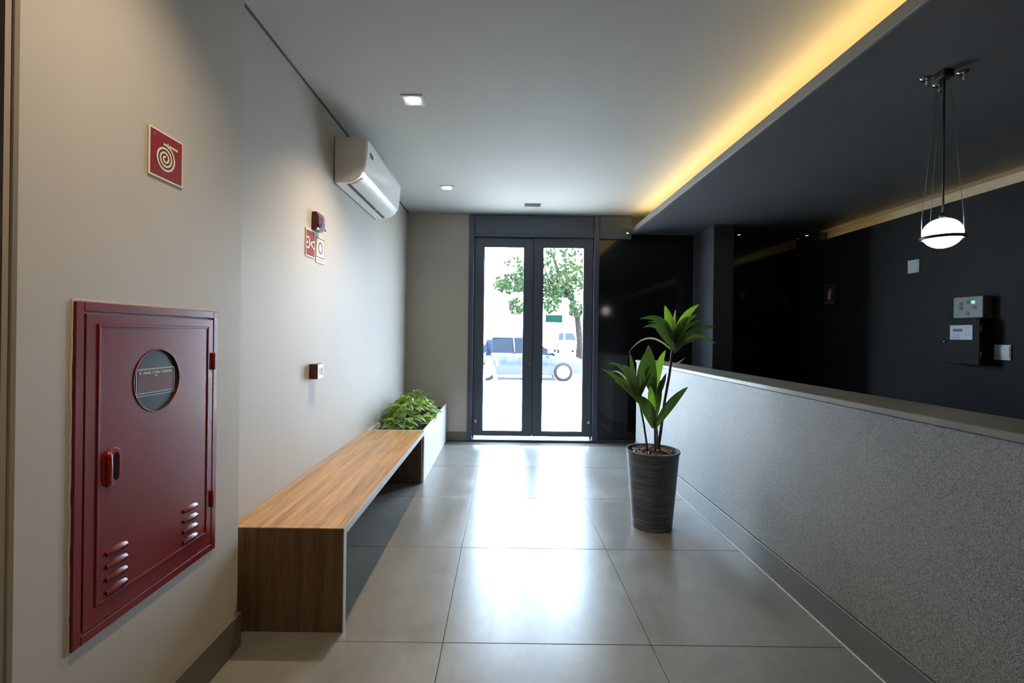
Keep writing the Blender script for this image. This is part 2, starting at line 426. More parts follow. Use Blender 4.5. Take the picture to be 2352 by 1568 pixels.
MB().box(0.345, 0.385, YB+0.066, YB+0.08, 0.06, 2.54, 0.002).build('astragal', MT['frame'], dr)
L1 = leaf(-0.382, 0.363, -0.262, 0.250, 1)
L2 = leaf(0.367, 1.112, 0.478, 1.003, -1)
MB().lathe([(0.016, 0), (0.016, 0.012), (0.006, 0.014)], (0.325, YB+0.006, 0.96), 20, 'Y').build('lock', MT['chrome'], L1)
MB().box(-0.355, -0.325, YB+0.010, YB+0.02, 0.22, 0.26, 0.002).build('floor_bolt', MT['chrome'], L1)
MB().box(1.06, 1.09, YB+0.010, YB+0.02, 0.22, 0.26, 0.002).build('floor_bolt', MT['chrome'], L2)

# reception half wall with plinth and cap
hw = struct(MB().box(1.5, 1.72, -1.2, 5.27, 0.15, 1.035, 0.003).build('wall_reception', MT['granite']))
MB().box(1.496, 1.72, -1.2, 5.272, 0, 0.146, 0.002).build('plinth', MT['granite_base'], hw)
MB().box(1.489, 1.496, -1.2, 5.27, 0, 0.003).build('caulk_joint', MT['whitegrout'], hw)
MB().box(1.492, 1.775, -1.2, 5.29, 1.035, 1.062, 0.003).build('cap', MT['cap'], hw)

# ------------------------------------------------------------------ downlights
def downlight(x, y, label, energy, z=ZC):
    t = tag(empty('downlight', (x, y, z)), label, 'downlight', 'square recessed ceiling spots')
    fr = MB()
    o_, i_ = 0.068, 0.052
    for a in ((-o_, o_, -o_, -i_), (-o_, o_, i_, o_), (-o_, -i_, -i_, i_), (i_, o_, -i_, i_)):
        fr.box(a[0], a[1], a[2], a[3], -0.006, 0.0005, 0.001)
    fr.build('frame', MT['white_lam'], t)
    MB().box(-i_, i_, -i_, i_, -0.0022, -0.0006).build('baffle', MT['white_lam'], t)
    MB().lathe([(0.040, -0.010), (0.044, -0.0024)], (0, 0, 0), 28).build('lamp', MT['lamp'], t)
    l = bpy.data.lights.new('spot', 'SPOT'); l.energy = energy; l.spot_size = math.radians(122); l.spot_blend = 1.0
    l.shadow_soft_size = 0.035; l.color = (1.0, 0.79, 0.53)
    lo = bpy.data.objects.new('spot', l); COL.objects.link(lo); lo.parent = t; lo.location = (0, 0, -0.02)
    return t
downlight(-0.60, 3.01, 'square recessed ceiling spot over the bench before the air conditioner', 145)
downlight(-0.60, 4.80, 'square recessed ceiling spot nearest the glass door, beyond the air conditioner', 14)
downlight(-0.60, 1.20, 'square recessed ceiling spot above the red hose cabinet, out of the picture', 80)
downlight(-0.60, -0.60, 'square ceiling spot added behind the camera as unseen fill', 34)  # unseen spot added to fill the near end with light

# ceiling slot by the door
v = tag(empty('ceiling_vent', (0.315, 5.40, ZC)), 'small dark slotted vent in the white ceiling before the door', 'vent')
MB().box(-0.095, 0.095, -0.06, 0.06, -0.006, 0.0005, 0.002).build('frame', MT['grey'], v)
for q in range(4):
    MB().box(-0.085, 0.085, -0.05+q*0.026, -0.05+q*0.026+0.016, -0.009, -0.005).build('slat', MT['darkgrey'], v)
# small spots in front of the black glass
for x, lab in ((1.50, 'tiny ceiling spot by the top right corner of the door'), (2.86, 'tiny ceiling spot just right of the dark column'), (3.69, 'tiny ceiling spot where black glass meets the dark right wall')):
    t = tag(empty('mini_spot', (x, 5.72, ZD)), lab, 'spotlight', 'tiny spots before the black glass')
    MB().lathe([(0.026, 0), (0.026, -0.012), (0.019, -0.016)], (0, 0, 0), 20).build('ring', MT['chrome'], t)
    MB().lathe([(0.016, -0.0165), (0.010, -0.019)], (0, 0, 0), 16).build('lamp', mat('mini_lamp', (1, 1, 1), 0.5, emit=(1, .95, .9), estr=1.2), t)

# ------------------------------------------------------------------ bench and planter
b = tag(empty('bench', (0, 0, 0)), 'long oak laminate bench along the white wall, open underneath', 'bench')
X0, X1, Y0, Y1, ZB = XL+0.002, -0.697, 2.075, 4.185, 0.462
MB().box(X0, X1-0.003, Y0+0.0365, Y1, ZB-0.036, ZB, 0.001).build('seat', MT['wood_top'], b)
MB().box(X0, X1-0.003, Y0, Y0+0.036, 0, ZB-0.004, 0.001).build('end_panel', MT['wood_end_shaded'], b)
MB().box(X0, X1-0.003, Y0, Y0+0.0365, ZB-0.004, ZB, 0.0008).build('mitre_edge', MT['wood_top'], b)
MB().box(X0, X1-0.02, Y1-0.036, Y1, 0, ZB-0.0362, 0.001).build('end_panel', MT['wood_end_shaded'], b)
e = MB()
e.box(X1-0.003, X1, Y0, Y1, ZB-0.036, ZB); e.box(X1-0.003, X1, Y0, Y0+0.036, 0, ZB-0.036)
e.build('edge_band', MT['edge'], b)
pl = tag(empty('planter_box', (0, 0, 0)), 'white laminate planter box between the bench and the door wall', 'planter')
w = MB(); PY0, PY1, PX1 = Y1+0.001, YB-0.002, -0.70
w.box(PX1-0.018, PX1, PY0, PY1, 0.0, ZB, 0.001)
w.box(X0, PX1-0.018, PY1-0.018, PY1, 0, ZB); w.box(X0, X0+0.018, PY0+0.018, PY1-0.018, 0, ZB); w.box(X0, PX1-0.018, PY0, PY0+0.018, 0, ZB)
w.build('body', MT['white_lam'], pl)
MB().box(X0+0.018, PX1-0.018, PY0+0.018, PY1-0.018, 0.30, 0.415).build('soil', MT['soil'], pl)

# heart-leaved trailing plant in the planter
def heart_leaf_mesh(L=0.10, Wd=0.075, curl=0.25):
    m = MB(); n = 6; rows = []
    prof = [0.42, 0.95, 1.0, 0.78, 0.42, 0.02]
    for i in range(n):
        t = i/(n-1); y = L*(t - (0.08 if i == 0 else 0)); zc = -curl*L*t*t
        hw_ = Wd/2*prof[i]
        rows.append([m.bm.verts.new((sx*hw_, y - (0.02*L if abs(sx) == 1 and i == 0 else 0), zc + abs(sx)*hw_*0.35)) for sx in (-1, -0.5, 0, 0.5, 1)])
    for a, c in zip(rows, rows[1:]):
        for q in range(4):
            ff = m.bm.faces.new((a[q], a[q+1], c[q+1], c[q])); ff.smooth = True
    return m
tp = tag(empty('trailing_plant', (-0.95, 4.62, 0.415)), 'bushy green plant with variegated heart-shaped leaves filling the white planter', 'plant')
lp = heart_leaf_mesh().build('leaf', MT['pothos'], tp, recalc=False)
lq = heart_leaf_mesh(0.115, 0.082, 0.4).build('leaf', MT['pothos_light'], tp, recalc=False)
mes = [lp.data, lq.data]; made = [lp, lq]
rnd = random.Random(11)
for i in range(285):
    if i < 2: o = made[i]
    else:
        o = made[0 if rnd.random() < 0.62 else 1].copy(); COL.objects.link(o)
    a = rnd.uniform(0, 2*PI); rr = math.sqrt(rnd.random())
    px = 0.235*rr*math.cos(a); py = 0.66*rr*math.sin(a) + 0.28
    top = 0.27*(1-rr**2.2) + 0.03
    pz = top*(0.35+0.65*rnd.random()) + 0.015
    px = max(-0.22, min(0.20, px)); py = max(py, -0.335)
    o.location = (px, py, pz)
    o.rotation_mode = 'XYZ'
    az = math.atan2(math.sin(a)*0.5, math.cos(a)) - PI/2 + rnd.uniform(-0.9, 0.9)
    o.rotation_euler = (rnd.uniform(-0.7, 0.5), rnd.uniform(-0.4, 0.4), az)
    s_ = rnd.uniform(0.55, 1.0); o.scale = (s_, s_, s_)
st = MB()
for i in range(26):
    a = rnd.uniform(0, 2*PI); r_ = rnd.uniform(0.03, 0.17)
    p0 = Vector((r_*0.4*math.cos(a), r_*2*math.sin(a)+0.15, 0.0)); p1 = Vector((r_*math.cos(a), r_*2.4*math.sin(a)+0.15, 0.08+0.12*rnd.random()))
    st.tube([p0, (p0+p1)/2+Vector((0, 0, 0.03)), p1], 0.003, 5)
st.build('stems', MT['stem'], tp)
sp = MB().tube([(-0.10, -0.30, 0.0), (-0.07, -0.33, 0.10), (0.02, -0.37, 0.085), (0.06, -0.40, 0.052)], 0.003, 6).build('tendril', MT['pothos_light'], tp)

# ------------------------------------------------------------------ hose cabinet on the pier
hc = tag(empty('fire_hose_cabinet', (XN-0.006, 1.505, 0.495)), 'dark red metal fire hose cabinet with round window set in the white wall', 'cabinet')
CW, CH = 0.30, 0.908                                             # half width, height; local: y along wall, x out of the wall
fr = MB(); t_ = 0.026
fr.box(0.0, 0.014, -CW, -CW+t_, 0, CH, 0.002); fr.box(0.0, 0.014, CW-t_, CW, 0, CH, 0.002)
fr.box(0.0, 0.014, -CW+t_, CW-t_, 0, t_, 0.002); fr.box(0.0, 0.014, -CW+t_, CW-t_, CH-t_, CH, 0.002)
fr.build('frame', MT['red'], hc)
DW0, DW1, DZ0, DZ1 = -CW+t_+0.006, CW-t_-0.004, t_+0.006, CH-t_-0.006
WY, WZ, WR = -0.012, 0.676, 0.097                                 # round window
dm = MB()
# door plate with a round hole: ring of quads between the circle and the rectangle
def door_plate(m, xf):
    N = 48; inner = []; outer = []
    for kk in range(N):
        a = 2*PI*kk/N; c_, s_ = math.cos(a), math.sin(a)
        inner.append((WY+WR*c_, WZ+WR*s_))
        tx = ((DW1-WY)/c_ if c_ > 0 else (DW0-WY)/c_) if abs(c_) > 1e-6 else 1e9
        tz = ((DZ1-WZ)/s_ if s_ > 0 else (DZ0-WZ)/s_) if abs(s_) > 1e-6 else 1e9
        tt = min(tx, tz); outer.append((WY+tt*c_, WZ+tt*s_))
    vi = [m.bm.verts.new((xf, y, z)) for y, z in inner]; vo = [m.bm.verts.new((xf, y, z)) for y, z in outer]
    vb = [m.bm.verts.new((xf-0.016, y, z)) for y, z in inner]
    ve = [m.bm.verts.new((xf-0.016, y, z)) for y, z in outer]
    cn = [(DW1, DZ1), (DW0, DZ1), (DW0, DZ0), (DW1, DZ0)]
    for kk in range(N):
        n_ = (kk+1) % N
        (ya, za), (yb, zb) = outer[kk], outer[n_]
        corner = None
        if abs(ya-yb) > 1e-6 and abs(za-zb) > 1e-6:
            corner = min(cn, key=lambda c: (c[0]-(ya+yb)/2)**2+(c[1]-(za+zb)/2)**2)
        if corner:
            vc = m.bm.verts.new((xf, *corner)); vd = m.bm.verts.new((xf-0.016, *corner))
            m.bm.faces.new((vi[kk], vo[kk], vc, vo[n_], vi[n_]))
            m.bm.faces.new((vo[kk], ve[kk], vd, vc)); m.bm.faces.new((vc, vd, ve[n_], vo[n_]))
        else:
            m.bm.faces.new((vi[kk], vo[kk], vo[n_], vi[n_])); m.bm.faces.new((vo[kk], ve[kk], ve[n_], vo[n_]))
        m.bm.faces.new((vi[kk], vi[n_], vb[n_], vb[kk]))
door_plate(dm, 0.013)
door = dm.build('door', MT['red'], hc)
# embossed border
eb = MB()
i0 = 0.034
def frame_ring(m, y0, y1, z0, z1, wd, x0, x1):
    for a in ((y0, y0+wd, z0, z1), (y1-wd, y1, z0, z1), (y0+wd, y1-wd, z0, z0+wd), (y0+wd, y1-wd, z1-wd, z1)):
        m.box(x0, x1, a[0], a[1], a[2], a[3], 0.0022, 2)
frame_ring(eb, DW0+i0, DW1-i0*0.7, DZ0+i0+0.012, DZ1-i0*0.75, 0.0085, 0.010, 0.0165)
eb.build('embossed_border', MT['red'], door)
rim = MB()
N = 48
pts = [(0.0145, WY+(WR+0.001)*math.cos(2*PI*k/N), WZ+(WR+0.001)*math.sin(2*PI*k/N)) for k in range(N+1)]
rim.tube(pts, 0.0016, 6, cap=False).build('window_rim', MT['red'], door)
MB().lathe([(WR+0.004, 0.0), (WR+0.004, 0.002)], (0.0065, WY, WZ), 48, 'X').build('window_glass', mat('smoked_glass', (0.036, 0.052, 0.072), 0.25, spec=0.3), door)
lb = MB(); lx = 0.0087
MB().box(lx, lx+0.0008, WY-0.076, WY+0.076, WZ-0.034, WZ+0.036).build('label', mat('maroon_label', (0.10, 0.022, 0.024), 0.5, spec=0.2), door)
fr2 = MB(); frame_lw = 0.003
for a in ((WY-0.082, WY+0.082, WZ+0.036, WZ+0.039), (WY-0.082, WY+0.082, WZ-0.038, WZ-0.035), (WY-0.082, WY+0.082, WZ-0.046, WZ-0.044),
          (WY-0.082, WY-0.079, WZ-0.046, WZ+0.039), (WY+0.079, WY+0.082, WZ-0.046, WZ+0.039)):
    fr2.box(lx, lx+0.0012, *a)
r3 = random.Random(3); yy = WY-0.070
while yy < WY+0.066:
    wl = r3.uniform(0.0028, 0.0046)
    if r3.random() > 0.13: fr2.box(lx+0.0008, lx+0.0016, yy, yy+wl, WZ+0.022, WZ+0.029)
    yy += wl+0.0011
fr2.box(lx+0.0008, lx+0.0016, WY-0.006, WY+0.003, WZ+0.013, WZ+0.017)
fr2.build('label_print', mat('pale_print', (0.33, 0.38, 0.38), 0.5), door)
# pull handle, a vertical stadium grip in a dished recess
hy, hz = -0.182, 0.446
rc = MB()
stad = []
for k in range(24):
    a = 2*PI*k/24
    stad.append((hy+0.034*math.cos(a), hz+0.032*math.sin(a)+(0.024 if math.sin(a) > 0 else -0.024)))
rc.prism(stad, lambda u, v, w: (w, u, v), 0.0128, 0.0155, bev=0.001)
hd = rc.build('handle', MT['red_handle'], door)
MB().tube([(0.014, hy-0.016, hz-0.046), (0.018, hy-0.016, hz-0.034), (0.019, hy-0.016, hz), (0.018, hy-0.016, hz+0.034), (0.014, hy-0.016, hz+0.046)], 0.0085, 10).build('grip', MT['red_handle'], hd)
sl = [(hy+0.013+0.010*math.cos(2*PI*k/20), hz+0.016*math.sin(2*PI*k/20)+(0.024 if math.sin(2*PI*k/20) > 0 else -0.024)) for k in range(20)]
MB().prism(sl, lambda u, v, w: (w, u, v), 0.0154, 0.0162).build('finger_slot', mat('slot_shade', (0.012, 0.003, 0.003), 0.9, spec=0.05), hd)  # raised dark face; the recess shade is put into its colour
# louvres
def louvre(y, z):
    m = MB(); n = 8; L = 0.098; rows = []
    for i in range(n+1):
        t = i/n; s_ = math.sin(PI*t)**0.5 if 0 < t < 1 else 0
        rows.append([m.bm.verts.new((0.0132, y-L/2+L*t, z+0.015*s_)), m.bm.verts.new((0.0132+0.008*s_, y-L/2+L*t, z+0.006*s_)),
                     m.bm.verts.new((0.0132+0.009*s_, y-L/2+L*t, z-0.004*s_)), m.bm.verts.new((0.0132, y-L/2+L*t, z-0.006*s_))])
    for a, c in zip(rows, rows[1:]):
        for q in range(3):
            if len({tuple(x.co) for x in (a[q], a[q+1], c[q+1], c[q])}) == 4:
                m.bm.faces.new((a[q], a[q+1], c[q+1], c[q])).smooth = True
    bmesh.ops.remove_doubles(m.bm, verts=m.bm.verts, dist=1e-5)
    return m
for yc in (-0.163, 0.152):
    for q in range(4):
        louvre(yc, 0.097+q*0.036).build('louvre', MT['red'], door)
for hzz in (0.20, 0.72):
    MB().lathe([(0.006, -0.032), (0.0075, -0.030), (0.0075, 0.030), (0.006, 0.032)], (0.015, CW-t_-0.002, hzz), 12).build('hinge', MT['red'], hc)
# chipped plaster around the frame
pr = MB(); r5 = random.Random(5)
def ragged(y0, z0, y1, z1, n):
    pts_ = [(y0+(y1-y0)*i/n, z0+(z1-z0)*i/n) for i in range(n+1)]
    pts_ = [(a+r5.uniform(-0.0025, 0.0025), c+r5.uniform(-0.0025, 0.0025)) for a, c in pts_]
    pr.ribbon(pts_, 0.007, 0.0012, lambda u, v, h: (h+0.006, u, v))
ragged(-CW-0.003, -0.004, -CW-0.003, CH+0.004, 30); ragged(CW+0.003, -0.004, CW+0.003, CH+0.004, 30)
ragged(-CW, -0.003, CW, -0.003, 24); ragged(-CW, CH+0.003, CW, CH+0.003, 24)
pr.build('sealant', MT['cream'] if False else mat('chipped_plaster', (0.55, 0.52, 0.46), 0.8), hc)

# ------------------------------------------------------------------ signs on the walls
def sign_plate(y0, y1, z0, z1, xw, cx=0.004):
    return MB().box(xw+0.001, xw+0.001+cx, y0, y1, z0, z1, 0.0006)
t = tag(empty('hose_sign', (XN, 1.525, 1.892)), 'square red sign with cream hose spiral above the hose cabinet', 'sign')
H = 0.0765
MB().box(0.001, 0.005, -H, H, -H, H, 0.0006).build('plate', MT['cream'], t)
MB().box(0.0048, 0.0056, -H+0.006, H-0.006, -H+0.006, H-0.006).build('red_field', MT['red_sign'], t)
fn = lambda u, v, h: (0.0056+h, u, v)
ic = MB(); sp_ = []
n_turn = 3.1
for i in range(150):
    q = i/149; a = -0.3 - 2*PI*n_turn*(1-q) ; r_ = 0.004 + 0.041*q
    sp_.append((-0.008 + r_*math.cos(PI/2+0.2-2*PI*n_turn*(q-1)*-1), -0.006 + r_*math.sin(PI/2+0.2-2*PI*n_turn*(q-1)*-1)))
bd = MB().ribbon(sp_, 0.0105, 0.0003, fn).build('spiral_backing', MT['signdark'], t)
ic.ribbon(sp_, 0.0062, 0.0008, fn)
ex, ey = sp_[-1]
ic.ribbon([(0.002, 0.046), (0.005, 0.040), (0.004, 0.032)], 0.004, 0.0009, fn)
ic.ribbon([(0.010, 0.0400), (0.044, 0.0385)], 0.0062, 0.0009, fn)
ic.ribbon([(0.0445, 0.0425), (0.0485, 0.0345)], 0.004, 0.0009, fn)
ic.build('hose_spiral', MT['cream'], t)
MB().ribbon([(-0.060, 0.057), (-0.055, 0.061), (-0.053, 0.056), (-0.056, 0.050)], 0.003, 0.0006, fn).build('corner_mark', mat('faded_print', (0.34, 0.10, 0.09), 0.5), t)

t = tag(empty('alarm_sign', (XL, 2.902, 1.880)), 'red sign with cream bell-push pictogram under the siren', 'sign')
MB().box(0.001, 0.005, -0.068, 0.068, -0.085, 0.085, 0.0006).build('plate', MT['cream'], t)
MB().box(0.0048, 0.0056, -0.060, 0.062, -0.077, 0.077).build('red_field', MT['red_sign'], t)
ic = MB()
ic.ribbon([(-0.058, 0.032), (-0.030, 0.032), (-0.018, 0.022), (-0.018, -0.022), (-0.030, -0.032), (-0.058, -0.032)], 0.010, 0.0008, fn)
ic.ribbon([(-0.046, 0.006), (-0.046, -0.006)], 0.018, 0.0008, fn)
ic.ribbon([(0.000, 0.004), (0.058, 0.020)], 0.008, 0.0008, fn)
ic.ribbon([(0.000, -0.004), (0.058, -0.030)], 0.008, 0.0008, fn)
ic.ribbon([(0.018, -0.010), (0.018, 0.010)], 0.006, 0.0008, fn)
ic.build('pictogram', MT['cream'], t)
t = tag(empty('push_button_sign', (XL, 3.060, 1.872)), 'cream sign with dark red ring beside the red alarm sign', 'sign')
MB().box(0.001, 0.005, -0.068, 0.068, -0.092, 0.072, 0.0006).build('plate', MT['cream'], t)
ic = MB()
ic.ribbon([(-0.060, 0.066), (0.062, 0.066)], 0.006, 0.0006, lambda u, v, h: (0.005+h, u, v))
ic.ribbon([(-0.060, -0.056), (0.062, -0.056)], 0.006, 0.0006, lambda u, v, h: (0.005+h, u, v))
ic.ribbon([(-0.062, 0.069), (-0.062, -0.059)], 0.004, 0.0006, lambda u, v, h: (0.005+h, u, v))
ic.ribbon([(0.063, 0.069), (0.063, -0.059)], 0.004, 0.0006, lambda u, v, h: (0.005+h, u, v))
ic.build('border', MT['red_sign'], t)
MB().ribbon([(0.030*math.cos(2*PI*k/32), 0.006+0.034*math.sin(2*PI*k/32)) for k in range(33)], 0.016, 0.0008, lambda u, v, h: (0.005+h, u, v)).build('ring', MT['signdark'], t)
mk = MB()
for q in range(5): mk.ribbon([(-0.048+q*0.021, -0.076), (-0.036+q*0.021, -0.076)], 0.008, 0.0005, lambda u, v, h: (0.005+h, u, v))
mk.build('caption_marks', MT['darkgrey'], t)

# siren
t = tag(empty('alarm_siren', (XL, 2.98, 2.03)), 'dark red alarm siren with clear strobe lens high on the white wall', 'siren')
pf = [(0.0, -0.055), (0.030, -0.055), (0.042, -0.030), (0.042, 0.030), (0.030, 0.056), (0.0, 0.056)]
MB().prism(pf, lambda u, v, w: (u, w, v), -0.052, 0.058, bev=0.003).build('housing', mat('siren_red', (0.095, 0.010, 0.016), 0.3), t)
MB().lathe([(0.020, 0.0), (0.024, 0.004), (0.016, 0.006), (0.010, -0.002)], (0.040, -0.026, -0.022), 24, 'X').build('horn', MT['black'], t)
MB().box(0.028, 0.052, 0.004, 0.052, -0.062, -0.030, 0.004, 2).build('strobe_lens', MT['lens'], t)
MB().box(0.038, 0.0445, 0.012, 0.050, -0.005, 0.030, 0.002).build('badge', mat('siren_badge', (0.20, 0.07, 0.09), 0.35), t)

# call point
t = tag(empty('call_point', (XL, 2.965, 1.083)), 'small red manual call point box with white front above the bench', 'call point')
MB().box(0.0, 0.050, -0.046, 0.046, -0.047, 0.047, 0.003).build('housing', mat('call_point_red', (0.085, 0.006, 0.010), 0.35), t)
wf = MB()
for a in ((-0.044, -0.028, -0.045, 0.045), (0.028, 0.044, -0.045, 0.045), (-0.028, 0.028, -0.045, -0.022), (-0.028, 0.028, 0.022, 0.045)):
    wf.box(0.0495, 0.0535, a[0], a[1], a[2], a[3], 0.001)
wf.build('front_frame', MT['plate'], t)
MB().box(0.0495, 0.0515, -0.028, 0.028, -0.022, 0.022).build('break_glass', MT['black'], t)

# ------------------------------------------------------------------ air conditioner
AY0, AY1, AZ0, AZ1 = 3.29, 4.36, 2.385, 2.708
ac = tag(empty('air_conditioner', (XL, (AY0+AY1)/2, AZ0)), 'white split air conditioner high on the left wall', 'air conditioner')
hl = (AY1-AY0)/2; AH = AZ1-AZ0
prof = [(0.0, 0.0)]
front = [(0.10, 0.006), (0.15, 0.022), (0.186, 0.050), (0.208, 0.085), (0.219, 0.13), (0.226, 0.20), (0.231, 0.27), (0.232, 0.305), (0.226, AH-0.006), (0.20, AH)]
prof += front + [(0.0, AH)]
MB().prism(prof, lambda u, v, w: (u, w, v), -hl+0.012, hl-0.012).build('body', MT['ac'], ac, 35)
def inset(p, d):
    cx = sum(a for a, _ in p)/len(p); cz = sum(c for _, c in p)/len(p)
    return [(max(0.0, a + (cx-a)*d), c+(cz-c)*d) for a, c in p]
for sgn in (-1, 1):
    cap = MB()
    ya, yb = sgn*(hl-0.012), sgn*hl
    va = [cap.bm.verts.new((u, ya, v_)) for u, v_ in prof]; vb = [cap.bm.verts.new((u, yb, v_)) for u, v_ in inset(prof, 0.05)]
    n = len(prof)
    for i in range(n): cap.bm.faces.new((va[i], va[(i+1) % n], vb[(i+1) % n], vb[i]))
    cap.bm.faces.new(vb); cap.bm.faces.new(va)
    cap.build('end_cap', MT['ac_side_shaded'], ac)
# front panel skin, slightly proud, ends above the vane
pan = front[3:9]
skin = MB()
q = [(u, v_) for u, v_ in pan]
outer = [(u+0.004, v_) for u, v_ in q]
skin.prism(q + outer[::-1], lambda u, v, w: (u, w, v), -hl+0.016, hl-0.016).build('front_panel', MT['ac'], ac, 35)
vn = [(0.112, 0.002), (0.150, 0.012), (0.186, 0.038), (0.192, 0.044), (0.188, 0.050), (0.148, 0.024), (0.110, 0.010)]
MB().prism(vn, lambda u, v, w: (u, w, v), -hl+0.05, hl-0.05).build('vane', MT['ac'], ac, 35)
MB().prism([(0.082, -0.0012), (0.102, 0.0035), (0.102, 0.009), (0.082, 0.004)], lambda u, v, w: (u, w, v), -hl+0.05, hl-0.05).build('outlet_slot', MT['black'], ac)
MB().box(0.086, 0.104, hl-0.345, hl-0.335, -0.002, 0.006).build('vane_bracket', MT['ac'], ac)
MB().box(0.0, 0.012, -hl+0.02, hl-0.02, -0.006, 0.001).build('back_plate', MT['grey'], ac)
lg = MB(); lx0, ly0, lz0 = 0.2325, -hl+0.090, 0.215
fnl = lambda u, v, h: (lx0+h, ly0+u, lz0+v)
lg.ribbon([(0.016*math.cos(2*PI*k/20), 0.010+0.016*math.sin(2*PI*k/20)) for k in range(17)], 0.005, 0.0035, fnl)
lg.ribbon([(0.026, 0.024), (0.026, -0.002), (0.040, -0.002)], 0.006, 0.0035, fnl)
lg.ribbon([(0.062, 0.022), (0.050, 0.022), (0.048, -0.002), (0.062, -0.002), (0.062, 0.010), (0.056, 0.010)], 0.006, 0.0035, fnl)
lg.build('logo', MT['darkgrey'], ac)
MB().box(0.217, 0.2235, -0.012, 0.03, 0.118, 0.124).build('indicator', MT['chrome'], ac)

# ------------------------------------------------------------------ pendant lamp
PX, PY, PZ = 2.07, 2.215, 1.835
pt = tag(empty('pendant_lamp', (PX, PY, ZD)), 'glowing opal globe pendant with black ring hanging from the dark ceiling', 'lamp')
gz = PZ-ZD
g = MB(); R = 0.071
pr_ = []
for i in range(19):
    a = -PI/2 + PI*i/18
    pr_.append((max(0.0008, R*1.06*math.cos(a)), gz + R*math.sin(a)))
g.lathe(pr_, (0, 0, 0), 40).build('globe', MT['globe'], pt)
zr = gz-0.022
rg = MB()
rg.lathe([(0.0765, zr-0.0065), (0.084, zr-0.0065), (0.084, zr+0.0065), (0.0765, zr+0.0065), (0.0765, zr-0.0065)], (0, 0, 0), 48, cap0=False, cap1=False).build('ring', MT['black'], pt)
for sx, sy in ((-1, 0.25), (1, -0.25), (0.2, 1.0)):
    L = math.hypot(sx, sy); ux, uy = sx/L, sy/L
    MB().tube([(0.085*ux, 0.085*uy, zr), (0.083*ux, 0.083*uy, zr+0.10), (0.022*ux, 0.022*uy, -0.034)], 0.0014, 6).build('wire', MT['wire'], pt)
MB().tube([(0, 0, gz+R), (0.002, 0, gz+R+0.2), (0.0, 0, -0.2), (0, 0, -0.03)], 0.0042, 8).build('cord', MT['black'], pt)
MB().lathe([(0.014, gz+R-0.004), (0.014, gz+R+0.018), (0.005, gz+R+0.024)], (0, 0, 0), 20).build('lamp_holder', MT['black'], pt)
cn = MB().box(-0.026, 0.026, -0.026, 0.026, -0.034, 0, 0.003).build('canopy', MT['black'], pt)
for i, (hx, hy_) in enumerate(((-0.036, 0.056), (0.075, 0.110), (0.090, 0.0))):
    t = tag(empty('ceiling_hook', (PX+hx, PY+hy_, ZD)), ['clear plastic ceiling hook beside the pendant canopy, on the side of the white ceiling', 'clear plastic ceiling hook just below the pendant canopy in view, by the cord', 'clear plastic ceiling hook beside the pendant canopy, on the side of the dark wall'][i], 'hook', 'clear hooks around the pendant canopy')
    MB().lathe([(0.026, 0), (0.026, -0.004), (0.016, -0.014), (0.007, -0.016)], (0, 0, 0), 20).build('base', MT['lens'], t)
    MB().tube([(0, 0, -0.014), (0.0, 0, -0.030), (0.014, 0, -0.040), (0.022, 0, -0.026)], 0.0045, 6).build('hook', MT['lens'], t)

# ------------------------------------------------------------------ things on the dark wall
def wall_box(name, label, cat, y0, y1, z0, z1, depth, m, bev=0.003):
    t = tag(empty(name, (XR, (y0+y1)/2, (z0+z1)/2)), label, cat)
    h, v_ = (y1-y0)/2, (z1-z0)/2
    MB().box(-depth, 0, -h, h, -v_, v_, bev).build('housing', m, t)
    return t, h, v_
t, h, v_ = wall_box('cover_plate', 'square white blank plate on the dark wall under the pendant lamp', 'wall plate', 4.225, 4.345, 1.94, 2.06, 0.010, MT['plate'])
MB().box(-0.013, -0.009, -h+0.012, h-0.012, -v_+0.012, v_-0.012, 0.001).build('insert', MT['plate'], t)
t, h, v_ = wall_box('socket_plate', 'square white socket plate on the dark wall beside the black alarm box', 'wall plate', 3.451, 3.571, 1.185, 1.30, 0.010, MT['plate'])
MB().box(-0.0135, -0.009, -h+0.006, h-0.006, -v_+0.018, v_-0.016, 0.001).build('cover', mat('plate_insert', (0.47, 0.48, 0.48), 0.4), t)
MB().box(-0.0125, -0.009, -h+0.006, h-0.006, -v_+0.006, -v_+0.015, 0.001).build('strip', MT['plate'], t)
t, h, v_ = wall_box('alarm_unit', 'grey alarm unit with one green light above the black box', 'alarm', 3.59, 3.826, 1.507, 1.675, 0.077, MT['grey'])
for (a, c) in ((0.055, 0.030), (0.055, -0.006), (0.0, 0.040), (-0.055, 0.0), (0.0, -0.050)):
    MB().box(-0.0785, -0.076, a-0.014, a+0.014, c-0.012, c+0.014, 0.001).build('indicator_window', MT['darkgrey'], t)
MB().box(-0.0795, -0.076, -0.056, -0.030, 0.028, 0.050, 0.001).build('status_light', MT['green_led'], t)
MB().box(-0.02, 0, -h-0.012, -h, -v_-0.002, -v_+0.012, 0.001).build('mounting_tab', MT['grey'], t)
t, h, v_ = wall_box('alarm_box', 'black metal box with pale keypad plate below the grey alarm unit', 'box', 3.583, 3.877, 1.140, 1.503, 0.107, MT['navy_wall'], 0.004)
zo = 1.392-(1.140+1.503)/2; yo = 3.726-(3.583+3.877)/2
kp = MB().box(-0.111, -0.106, yo-0.092, yo+0.092, zo-0.058, zo+0.058, 0.001).build('keypad', MT['paneltop'], t)
MB().box(-0.1125, -0.110, yo-0.010, yo+0.066, zo+0.006, zo+0.030).build('display', MT['darkgrey'], kp)
lm = MB()
for q in range(3):
    for p_ in range(4): lm.box(-0.1118, -0.1105, yo+0.010+p_*0.017, yo+0.021+p_*0.017, zo-0.016-q*0.014, zo-0.011-q*0.014)
for q in range(4): lm.box(-0.1118, -0.1105, yo-0.078, yo-0.030, zo+0.034-q*0.019, zo+0.037-q*0.019)
